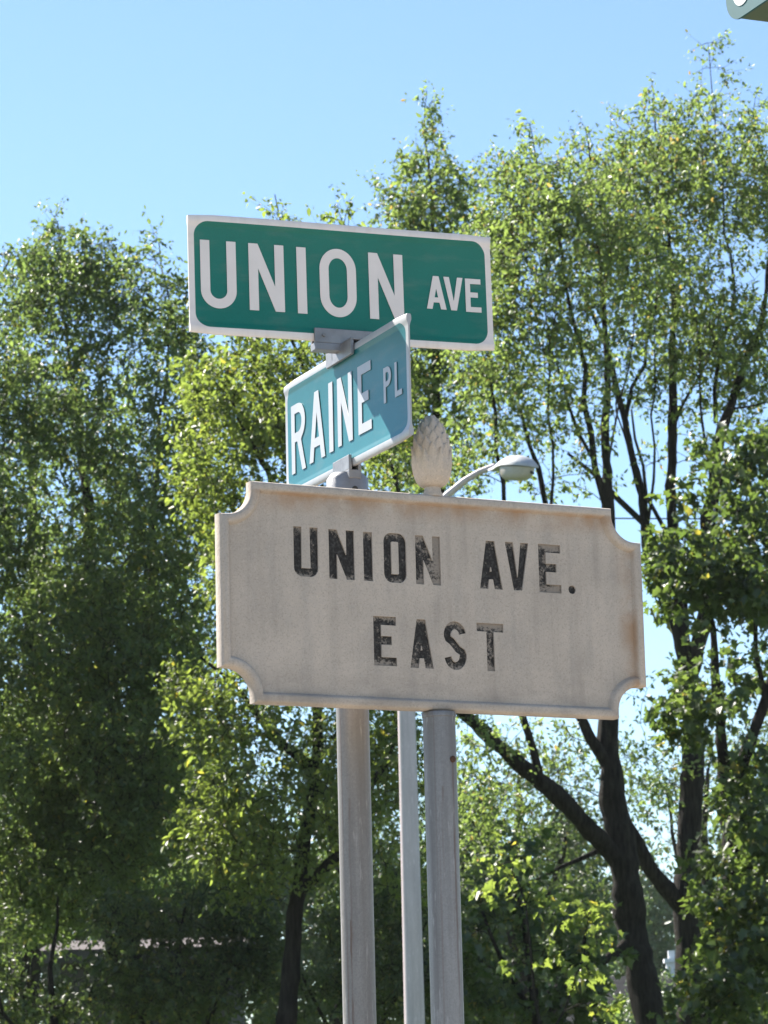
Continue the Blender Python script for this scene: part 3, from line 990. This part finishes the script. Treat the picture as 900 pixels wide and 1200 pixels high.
# the wood goes on unseen: tree added beyond the left edge for its shade
total += tree('dense_tree', 'dense tree just beyond the left edge, shading the undergrowth', 'tree',
     [[(-470, 1640, 33, .28), (-470, 1100, 33, .22), (-460, 700, 33, .14), (-455, 450, 33, .05), (-455, 300, 33, .02)]],
     [(-450, 420, 33, 120, 110, 2), (-460, 600, 33, 190, 160, 2.8), (-440, 850, 33, 210, 200, 3), (-440, 1080, 33, 200, 140, 2.6), (-560, 760, 34, 160, 260, 2.6)],
     M['leaf_dark'], .12, dens=.36, seed=5, group=G1, twig=.5)
# yellow-green tree in the middle
total += tree('yellow_green_tree', 'yellow-green tree with a slanting trunk behind the crossed blades and stone sign', 'tree',
     [[(318, 1700, 31, 0.102), (329, 1220, 31, 0.088), (340, 1120, 31, 0.082), (351, 1044, 31, 0.071), (364, 942, 31, 0.058), (372, 800, 31, 0.048), (385, 640, 31, 0.034), (392, 480, 31, 0.020), (400, 330, 31, 0.010), (406, 248, 31, 0.004)],
      [(351, 1044, 31, .06), (395, 1013, 30.8, .05), (440, 930, 30.7, .035), (468, 850, 30.8, .02)],
      [(372, 800, 31, .055), (340, 660, 30.7, .04), (317, 547, 30.5, .026), (292, 497, 30.5, .018), (272, 470, 30.6, .010)],
      [(366, 900, 31, .05), (300, 830, 30.6, .03), (235, 770, 30.5, .012)],
      [(388, 520, 31, .03), (350, 420, 31, .02), (330, 320, 31, .012), (322, 228, 31, .005)]],
     [(323, 245, 31, 8, 18, .2, .5), (334, 262, 31, 9, 16, .2, .5), (405, 258, 31, 13, 18, .25, .6), (370, 310, 31, 60, 40, .8, .6), (300, 420, 31, 60, 40, .9, 1.0), (245, 440, 31, 40, 40, .8, .8), (380, 425, 31, 60, 50, 1, 1), (295, 490, 30.8, 75, 65, 1.3, 1.1), (250, 560, 30.6, 45, 65, 1, 1.1),
      (345, 540, 30.8, 80, 80, 1.5, 1.1), (440, 510, 31, 50, 80, 1.2, .9), (300, 660, 30.6, 60, 80, 1.2), (235, 790, 30.4, 45, 40, .7, 1), (215, 745, 30.4, 28, 22, .4, .9), (285, 850, 30.6, 75, 60, 1.2, 1.2), (340, 930, 30.6, 95, 70, 1.4, 1.1),
      (440, 890, 30.8, 70, 80, 1.3, 1), (260, 960, 30.4, 50, 60, .8, .8), (300, 1010, 30.6, 80, 50, 1.1, .8), (440, 1000, 30.8, 80, 60, 1.2, .9)],
     M['leaf_fresh'], .062, dens=.95, seed=21, group=G1)
# slim pointed tree
total += tree('pointed_tree', 'slim pointed tree whose thin top rises above the UNION AVE blade', 'tree',
     [[(522, 1600, 40, .15), (520, 1200, 40, .14), (515, 800, 40, .10), (512, 500, 40, .06), (510, 300, 40, .03), (505, 190, 40, .012), (500, 106, 40, .004)]],
     [(500, 125, 40, 9, 22, .2, .5), (503, 165, 40, 16, 22, .3, .55), (490, 200, 40, 36, 30, .6, .55), (470, 240, 40, 36, 30, .7, .7), (525, 225, 40, 36, 32, .7, .65), (500, 275, 40, 70, 45, 1.1, .8), (500, 350, 40, 75, 60, 1.2), (490, 450, 40, 80, 80, 1.3), (500, 550, 40, 70, 60, 1.3, .8)],
     M['leaf_mid'], .07, seed=33, group=G1, twig=.3)
# big right-hand tree with the forking trunk
total += tree('forked_tree', 'tall tree with a thick leaning dark trunk forking under the stone sign', 'tree',
     [[(800, 1640, 36, 0.252), (766, 1200, 36, 0.189), (756, 1149, 36, 0.181), (740, 1067, 36, 0.168), (727, 1000, 36, 0.155), (716, 903, 36, 0.130), (711, 845, 36, 0.113), (711, 750, 36, 0.092), (714, 640, 36, 0.071), (713, 528, 36, 0.050), (715, 442, 36, 0.038), (705, 330, 36, 0.025), (690, 220, 36, 0.013), (686, 150, 36, 0.005)],
      [(730, 1015, 36, 0.126), (694, 973, 35.7, 0.105), (633, 911, 35.4, 0.092), (583, 866, 35.2, 0.080), (533, 837, 35, 0.067), (497, 780, 35, 0.055), (480, 700, 35, 0.042), (470, 585, 35, 0.029), (452, 530, 35, 0.018), (445, 470, 35, 0.010)],
      [(716, 903, 36, .085), (700, 880, 35.8, .075), (684, 845, 35.7, .06), (660, 720, 35.6, .045), (640, 600, 35.6, .03), (610, 480, 35.6, .02)],
      [(712, 660, 36, .05), (695, 528, 35.8, .04), (681, 439, 35.7, .032), (679, 393, 35.7, .026), (650, 280, 35.6, .015), (622, 150, 35.6, .005)],
      [(740, 1100, 36, .06), (690, 1140, 35.5, .035), (640, 1165, 35.2, .018)],
      [(633, 911, 35.4, .05), (600, 780, 35.2, .04), (590, 600, 35.2, .028), (575, 450, 35.2, .018)],
      [(716, 990, 36, .035), (660, 1010, 35.6, .022), (600, 1060, 35.4, .005)],
      [(640, 640, 35.6, .024), (652, 540, 35.4, .018), (640, 430, 35.3, .012), (652, 330, 35.3, .006)],
      [(696, 540, 35.8, .020), (662, 470, 35.6, .014), (640, 380, 35.5, .008), (632, 300, 35.5, .004)],
      [(713, 540, 36, .018), (735, 460, 36.2, .012), (742, 360, 36.2, .007), (735, 280, 36.2, .004)]],
     [(622, 155, 35.6, 9, 22, .25, .5), (612, 195, 35.6, 36, 28, .7, .7), (585, 200, 35.6, 20, 26, .4, .6), (688, 135, 36, 9, 28, .25, .5), (690, 190, 36, 32, 30, .7, .8), (640, 250, 35.8, 75, 55, 1.3), (575, 290, 35.6, 40, 60, 1, .9), (600, 350, 35.6, 70, 70, 1.4), (690, 290, 36, 70, 70, 1.4, .9),
      (580, 430, 35.4, 60, 60, 1.2), (650, 410, 35.8, 60, 60, 1.2, .65), (700, 400, 36, 50, 50, 1, .5), (610, 500, 35.5, 55, 45, 1.1, .55), (560, 540, 35.3, 55, 50, 1.1, .7), (680, 500, 36, 60, 40, 1, .25), (660, 560, 35.8, 70, 30, 1, .25), (470, 530, 35, 40, 50, .8, .7),
      (600, 870, 35.4, 70, 40, 1, .22), (660, 880, 36, 40, 40, 1, .25), (560, 900, 35.2, 40, 60, 1, .6), (580, 960, 35.2, 60, 50, 1, .6), (640, 320, 35.2, 110, 120, 1.8, .5), (600, 260, 35.4, 70, 60, 1.2, .5), (640, 460, 35.2, 100, 60, 1.4, .35), (740, 300, 35.4, 70, 100, 1.4, .4)],
     M['leaf_mid'], .060, dens=.64, seed=47, group=G1)
total += tree('straight_tree', 'tall tree with an upright dark trunk to the right of the leaning trunk', 'tree',
     [[(812, 1640, 38, 0.206), (809, 1116, 38, 0.175), (805, 1055, 38, 0.155), (807, 964, 38, 0.137), (812, 862, 38, 0.127), (809, 780, 38, 0.110), (790, 715, 38, 0.069), (761, 659, 38, 0.061), (754, 613, 38, 0.055), (743, 549, 38, 0.048), (733, 492, 38, 0.041), (715, 428, 38, 0.032), (697, 368, 38, 0.024), (680, 335, 38, 0.014)],
      [(806, 1070, 38, 0.120), (793, 1063, 37.8, 0.104), (768, 1025, 37.7, 0.088), (742, 990, 37.6, 0.068), (722, 940, 37.5, 0.048), (715, 870, 37.5, 0.032)],
      [(809, 790, 38, .09), (793, 700, 38, .075), (788, 624, 38, .07), (784, 563, 38, .065), (788, 503, 38, .058), (791, 439, 38, .045), (793, 350, 38, .03), (775, 210, 38, .012), (766, 105, 38, .005)],
      [(810, 790, 38, .10), (828, 680, 37.8, .085), (834, 599, 37.7, .075), (838, 528, 37.7, .068), (840, 496, 37.7, .062), (854, 471, 37.7, .052), (875, 432, 37.7, .042), (896, 371, 37.7, .032), (905, 280, 37.7, .02)],
      [(839, 496, 37.7, .03), (838, 439, 37.7, .026), (848, 400, 37.8, .022), (861, 361, 37.8, .018), (840, 200, 37.9, .010), (830, 50, 38, .004)],
      [(754, 613, 38, .04), (722, 574, 37.7, .034), (701, 554, 37.6, .028), (665, 531, 37.5, .016)],
      [(790, 640, 38, .03), (772, 617, 37.9, .026), (751, 549, 37.8, .02), (740, 480, 37.8, .012)],
      [(733, 492, 38, .03), (745, 440, 38, .024), (770, 370, 38, .016), (780, 300, 38, .01)],
      [(788, 503, 38, .025), (810, 460, 38, .02), (838, 400, 38, .012)],
      [(757, 630, 38, .022), (768, 540, 37.8, .016), (762, 430, 37.7, .010), (772, 320, 37.7, .005)],
      [(836, 560, 37.7, .022), (816, 500, 37.6, .016), (818, 400, 37.6, .010), (808, 300, 37.6, .005)],
      [(846, 480, 37.7, .018), (880, 500, 37.4, .013), (905, 470, 37.3, .008)],
      [(743, 549, 38, .016), (722, 500, 37.8, .011), (716, 420, 37.8, .007), (722, 340, 37.8, .004)]],
     [(830, 62, 38, 10, 26, .3, .5), (828, 110, 38, 34, 32, .7, .6), (850, 85, 38, 10, 10, .3, .35), (766, 118, 38, 14, 26, .3, .6), (760, 165, 38, 45, 40, 1, .85), (830, 175, 38, 60, 50, 1.2), (885, 130, 38, 16, 24, .5, .6), (890, 190, 38, 40, 60, 1.2, .9), (745, 240, 38, 70, 60, 1.4), (820, 270, 38, 80, 70, 1.6), (900, 290, 38, 60, 80, 1.5),
      (740, 330, 38, 70, 60, 1.4, .75), (810, 370, 38, 80, 70, 1.5, .85), (890, 400, 38, 50, 80, 1.4, .8), (750, 430, 38, 60, 50, 1.2, .35), (810, 450, 38, 60, 50, 1.2, .45), (870, 470, 38, 50, 50, 1.1, .4), (790, 530, 38, 50, 50, 1, .25), (740, 560, 38, 40, 50, 1, .15),
      (740, 840, 38, 60, 60, 1.2, .18), (780, 900, 38, 60, 60, 1.2, .18), (800, 260, 37.4, 130, 120, 1.8, .5), (730, 200, 37.6, 80, 60, 1.2, .45), (860, 360, 37.4, 80, 110, 1.6, .5), (800, 420, 37.6, 110, 60, 1.4, .3)],
     M['leaf_mid'], .061, dens=.62, seed=59, group=G1)
# nearer maple on the right edge
total += tree('maple_tree', 'dark green maple at the right edge, nearer with bigger leaves', 'tree',
     [[(866, 1750, 31, 0.125), (860, 1100, 31, 0.094), (855, 925, 31, 0.075), (846, 841, 31, 0.047), (838, 760, 31, 0.034), (830, 680, 31, 0.025), (838, 600, 31, 0.016), (850, 540, 31, 0.008)],
      [(856, 935, 31, 0.063), (875, 878, 31, 0.056), (896, 812, 31, 0.049), (925, 730, 31, 0.035), (930, 600, 31, 0.021)],
      [(858, 1050, 31, .06), (890, 990, 30.8, .045), (930, 940, 30.7, .03)],
      [(896, 812, 31, .03), (885, 740, 30.8, .025), (870, 660, 30.7, .018), (885, 590, 30.7, .01)]],
     [(850, 545, 31, 42, 34, .8, .7), (885, 530, 31, 26, 40, .6, .7), (880, 610, 31, 40, 45, .9, 1), (805, 590, 31, 26, 30, .5, .35), (800, 660, 30.8, 42, 40, .8, 1), (845, 690, 30.8, 50, 45, 1, 1.2), (890, 690, 30.8, 36, 55, 1, 1.2), (768, 690, 30.8, 22, 40, .4, .8), (780, 735, 30.8, 26, 26, .4, .8),
      (815, 745, 30.7, 40, 26, .7, .9), (830, 800, 30.6, 45, 45, .8, 1.2), (800, 835, 30.6, 24, 30, .4, .8), (885, 775, 30.8, 34, 50, .8, 1.1), (820, 862, 30.6, 22, 16, .4, .7), (890, 900, 30.8, 22, 36, .6, .8), (880, 970, 30.6, 38, 50, .8, 1.1), (850, 1040, 30.5, 34, 45, .8, 1), (895, 1070, 30.6, 40, 70, 1, 1.2), (855, 1150, 30.4, 45, 55, 1, 1.2), (815, 1192, 30.3, 36, 24, .7, 1)],
     M['leaf_maple'], .088, 'maple', dens=.85, seed=71, group=G1, twig=.30, nleaf=6)
# young bright maple under the stone sign
total += tree('young_maple', 'young maple with sunlit bright leaves low beside the leaning trunk', 'tree',
     [[(640, 1750, 30, .07), (632, 1230, 30, .055), (620, 1120, 30, .04), (605, 1040, 30, .02), (600, 985, 30, .008)],
      [(630, 1210, 30, .03), (680, 1130, 29.8, .02), (690, 1060, 29.8, .008)],
      [(628, 1190, 30, .03), (570, 1120, 29.8, .02), (555, 1040, 29.8, .01)]],
     [(600, 1025, 30, 30, 26, .5, .9), (615, 1055, 30, 22, 22, .4, .9), (560, 1085, 29.8, 30, 40, .6, .6), (680, 1070, 29.8, 26, 26, .4, .8), (640, 1110, 30, 45, 36, .8, .5), (560, 1160, 29.8, 36, 50, .8, .6), (690, 1120, 29.8, 26, 26, .5, .8), (680, 1180, 29.8, 40, 36, .7, .6), (610, 1190, 30, 70, 36, .9, .6)],
     M['leaf_maple'], .085, 'maple', seed=83, dens=.7, group=G1, nleaf=6)
total += tree('maple_sapling', 'low maple sapling with glowing yellow-green leaves between posts and leaning trunk', 'tree',
     [[(640, 1850, 25, .03), (636, 1300, 25, .022), (630, 1160, 25, .014), (612, 1060, 25, .008), (600, 1010, 25, .004)],
      [(634, 1230, 25, .012), (680, 1130, 25, .008), (690, 1070, 25, .004)]],
     [(596, 1018, 25, 24, 16, .3, .6), (622, 1050, 25, 18, 18, .25, .6), (580, 1050, 25, 12, 12, .2, .5), (682, 1075, 25, 20, 14, .25, .6), (705, 1100, 25, 10, 14, .2, .6), (640, 1110, 25, 16, 12, .2, .4), (690, 1140, 25, 18, 14, .25, .5), (700, 1175, 25, 16, 14, .25, .5), (612, 1140, 25, 14, 12, .2, .4)],
     M['leaf_fresh'], .066, 'maple', seed=87, dens=1.15, group=G1, nleaf=5, twig=.2, gap=.0)
# understorey on the left
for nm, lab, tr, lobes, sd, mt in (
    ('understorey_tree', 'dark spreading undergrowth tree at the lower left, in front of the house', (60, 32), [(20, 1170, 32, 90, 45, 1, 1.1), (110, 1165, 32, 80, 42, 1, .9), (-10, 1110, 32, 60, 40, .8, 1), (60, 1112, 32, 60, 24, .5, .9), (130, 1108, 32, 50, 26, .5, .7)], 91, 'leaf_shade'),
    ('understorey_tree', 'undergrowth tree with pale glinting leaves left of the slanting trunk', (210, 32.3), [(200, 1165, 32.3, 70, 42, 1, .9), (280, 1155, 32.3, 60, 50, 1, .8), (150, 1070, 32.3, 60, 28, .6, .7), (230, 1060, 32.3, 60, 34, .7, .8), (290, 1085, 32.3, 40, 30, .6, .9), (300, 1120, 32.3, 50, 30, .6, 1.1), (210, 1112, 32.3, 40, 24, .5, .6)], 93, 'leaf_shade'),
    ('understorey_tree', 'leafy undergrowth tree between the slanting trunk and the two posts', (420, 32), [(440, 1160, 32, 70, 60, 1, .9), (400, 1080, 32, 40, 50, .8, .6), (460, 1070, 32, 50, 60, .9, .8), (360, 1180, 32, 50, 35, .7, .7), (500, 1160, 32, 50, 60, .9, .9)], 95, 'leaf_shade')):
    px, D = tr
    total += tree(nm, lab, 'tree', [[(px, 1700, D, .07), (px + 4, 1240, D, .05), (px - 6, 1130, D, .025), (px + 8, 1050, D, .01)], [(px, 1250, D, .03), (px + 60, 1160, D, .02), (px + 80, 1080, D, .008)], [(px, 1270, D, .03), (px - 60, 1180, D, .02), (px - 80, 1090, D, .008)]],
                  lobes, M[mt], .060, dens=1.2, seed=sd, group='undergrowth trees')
# second, thinner stem beside the slanting trunk
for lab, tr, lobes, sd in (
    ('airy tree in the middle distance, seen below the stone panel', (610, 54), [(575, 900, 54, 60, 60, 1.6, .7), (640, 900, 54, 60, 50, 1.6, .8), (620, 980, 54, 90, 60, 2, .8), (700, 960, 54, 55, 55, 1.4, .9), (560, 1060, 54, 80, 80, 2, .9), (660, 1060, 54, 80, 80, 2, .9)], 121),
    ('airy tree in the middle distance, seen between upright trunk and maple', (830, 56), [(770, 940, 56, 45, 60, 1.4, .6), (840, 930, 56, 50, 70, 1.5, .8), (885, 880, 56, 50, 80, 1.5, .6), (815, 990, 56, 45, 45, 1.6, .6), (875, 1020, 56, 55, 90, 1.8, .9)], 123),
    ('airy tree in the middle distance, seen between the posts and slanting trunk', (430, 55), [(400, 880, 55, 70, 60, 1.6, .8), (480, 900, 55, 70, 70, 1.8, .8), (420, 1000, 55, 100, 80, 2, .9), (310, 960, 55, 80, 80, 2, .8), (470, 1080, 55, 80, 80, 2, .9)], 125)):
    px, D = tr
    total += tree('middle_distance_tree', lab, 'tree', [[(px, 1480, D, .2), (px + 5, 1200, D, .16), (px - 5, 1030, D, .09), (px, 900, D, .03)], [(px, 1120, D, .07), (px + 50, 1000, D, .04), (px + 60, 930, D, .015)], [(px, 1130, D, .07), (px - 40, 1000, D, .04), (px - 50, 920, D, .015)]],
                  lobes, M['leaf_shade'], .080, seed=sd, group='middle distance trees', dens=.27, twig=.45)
# far trees
for lab, px, py, D, rx, ry, sd in (
    ('far hazy tree seen through the gap left of the leaning trunk', 655, 1050, 85, 70, 90, 101),
    ('far hazy tree seen between the leaning and upright trunks', 750, 1080, 122, 50, 90, 103),
    ('far hazy tree seen behind the maple at the right edge', 890, 1060, 80, 70, 120, 105),
    ('low far tree in front of the distant house with the white chimney', 765, 1208, 88, 60, 56, 115),
    ('far hazy tree seen between the two posts', 540, 1050, 78, 90, 130, 107),
    ('far hazy tree behind the slanting trunk', 400, 1060, 76, 100, 150, 109),
    ('far hazy tree behind the low grey house', 220, 1010, 74, 120, 170, 111),
    ('far hazy tree at the far left behind the dense tree', 30, 1000, 72, 130, 190, 113)):
    total += tree('far_tree', lab, 'tree', [[(px, 1363 + 90, D, .3), (px, py + ry * .6, D, .2), (px + 4, py, D, .1), (px, py - ry * .8, D, .03)]],
                  [(px, py, D, rx * .8, ry * .75, 2.2, 1), (px - rx * .4, py + ry * .35, D, rx * .6, ry * .55, 2, 1), (px + rx * .4, py + ry * .3, D, rx * .6, ry * .55, 2, 1), (px, py - ry * .6, D, rx * .4, ry * .4, 1.2, 1), (px, py + ry * .9, D, rx, ry * .5, 2, 1)],
                  M['leaf_far'], .17, seed=sd, group='far trees', dens=.14, twig=.8, nleaf=9, nsub=4)
# ------------------------------------------------------------------ faint summer haze
x0, x1, y0, y1, z0, z1 = -90, 90, -12, 150, -1.2, 19
hz = MB().box(x0, x1, y0, y1, z0, z1).build('haze', None)
tag(hz, 'faint pale summer haze hanging over the whole place', 'haze', kind='stuff')
hm = bpy.data.materials.new('pale_haze')
hm.use_nodes = True
hm.node_tree.nodes.clear()
ho = hm.node_tree.nodes.new('ShaderNodeOutputMaterial')
hv_ = hm.node_tree.nodes.new('ShaderNodeVolumePrincipled')
hv_.inputs['Color'].default_value = (.92, .95, 1, 1)
hv_.inputs['Density'].default_value = .00011
hv_.inputs['Anisotropy'].default_value = .3
hm.node_tree.links.new(hv_.outputs[0], ho.inputs['Volume'])
hz.data.materials.append(hm)
S.cycles.volume_bounces = 1
print('LEAVES', total)
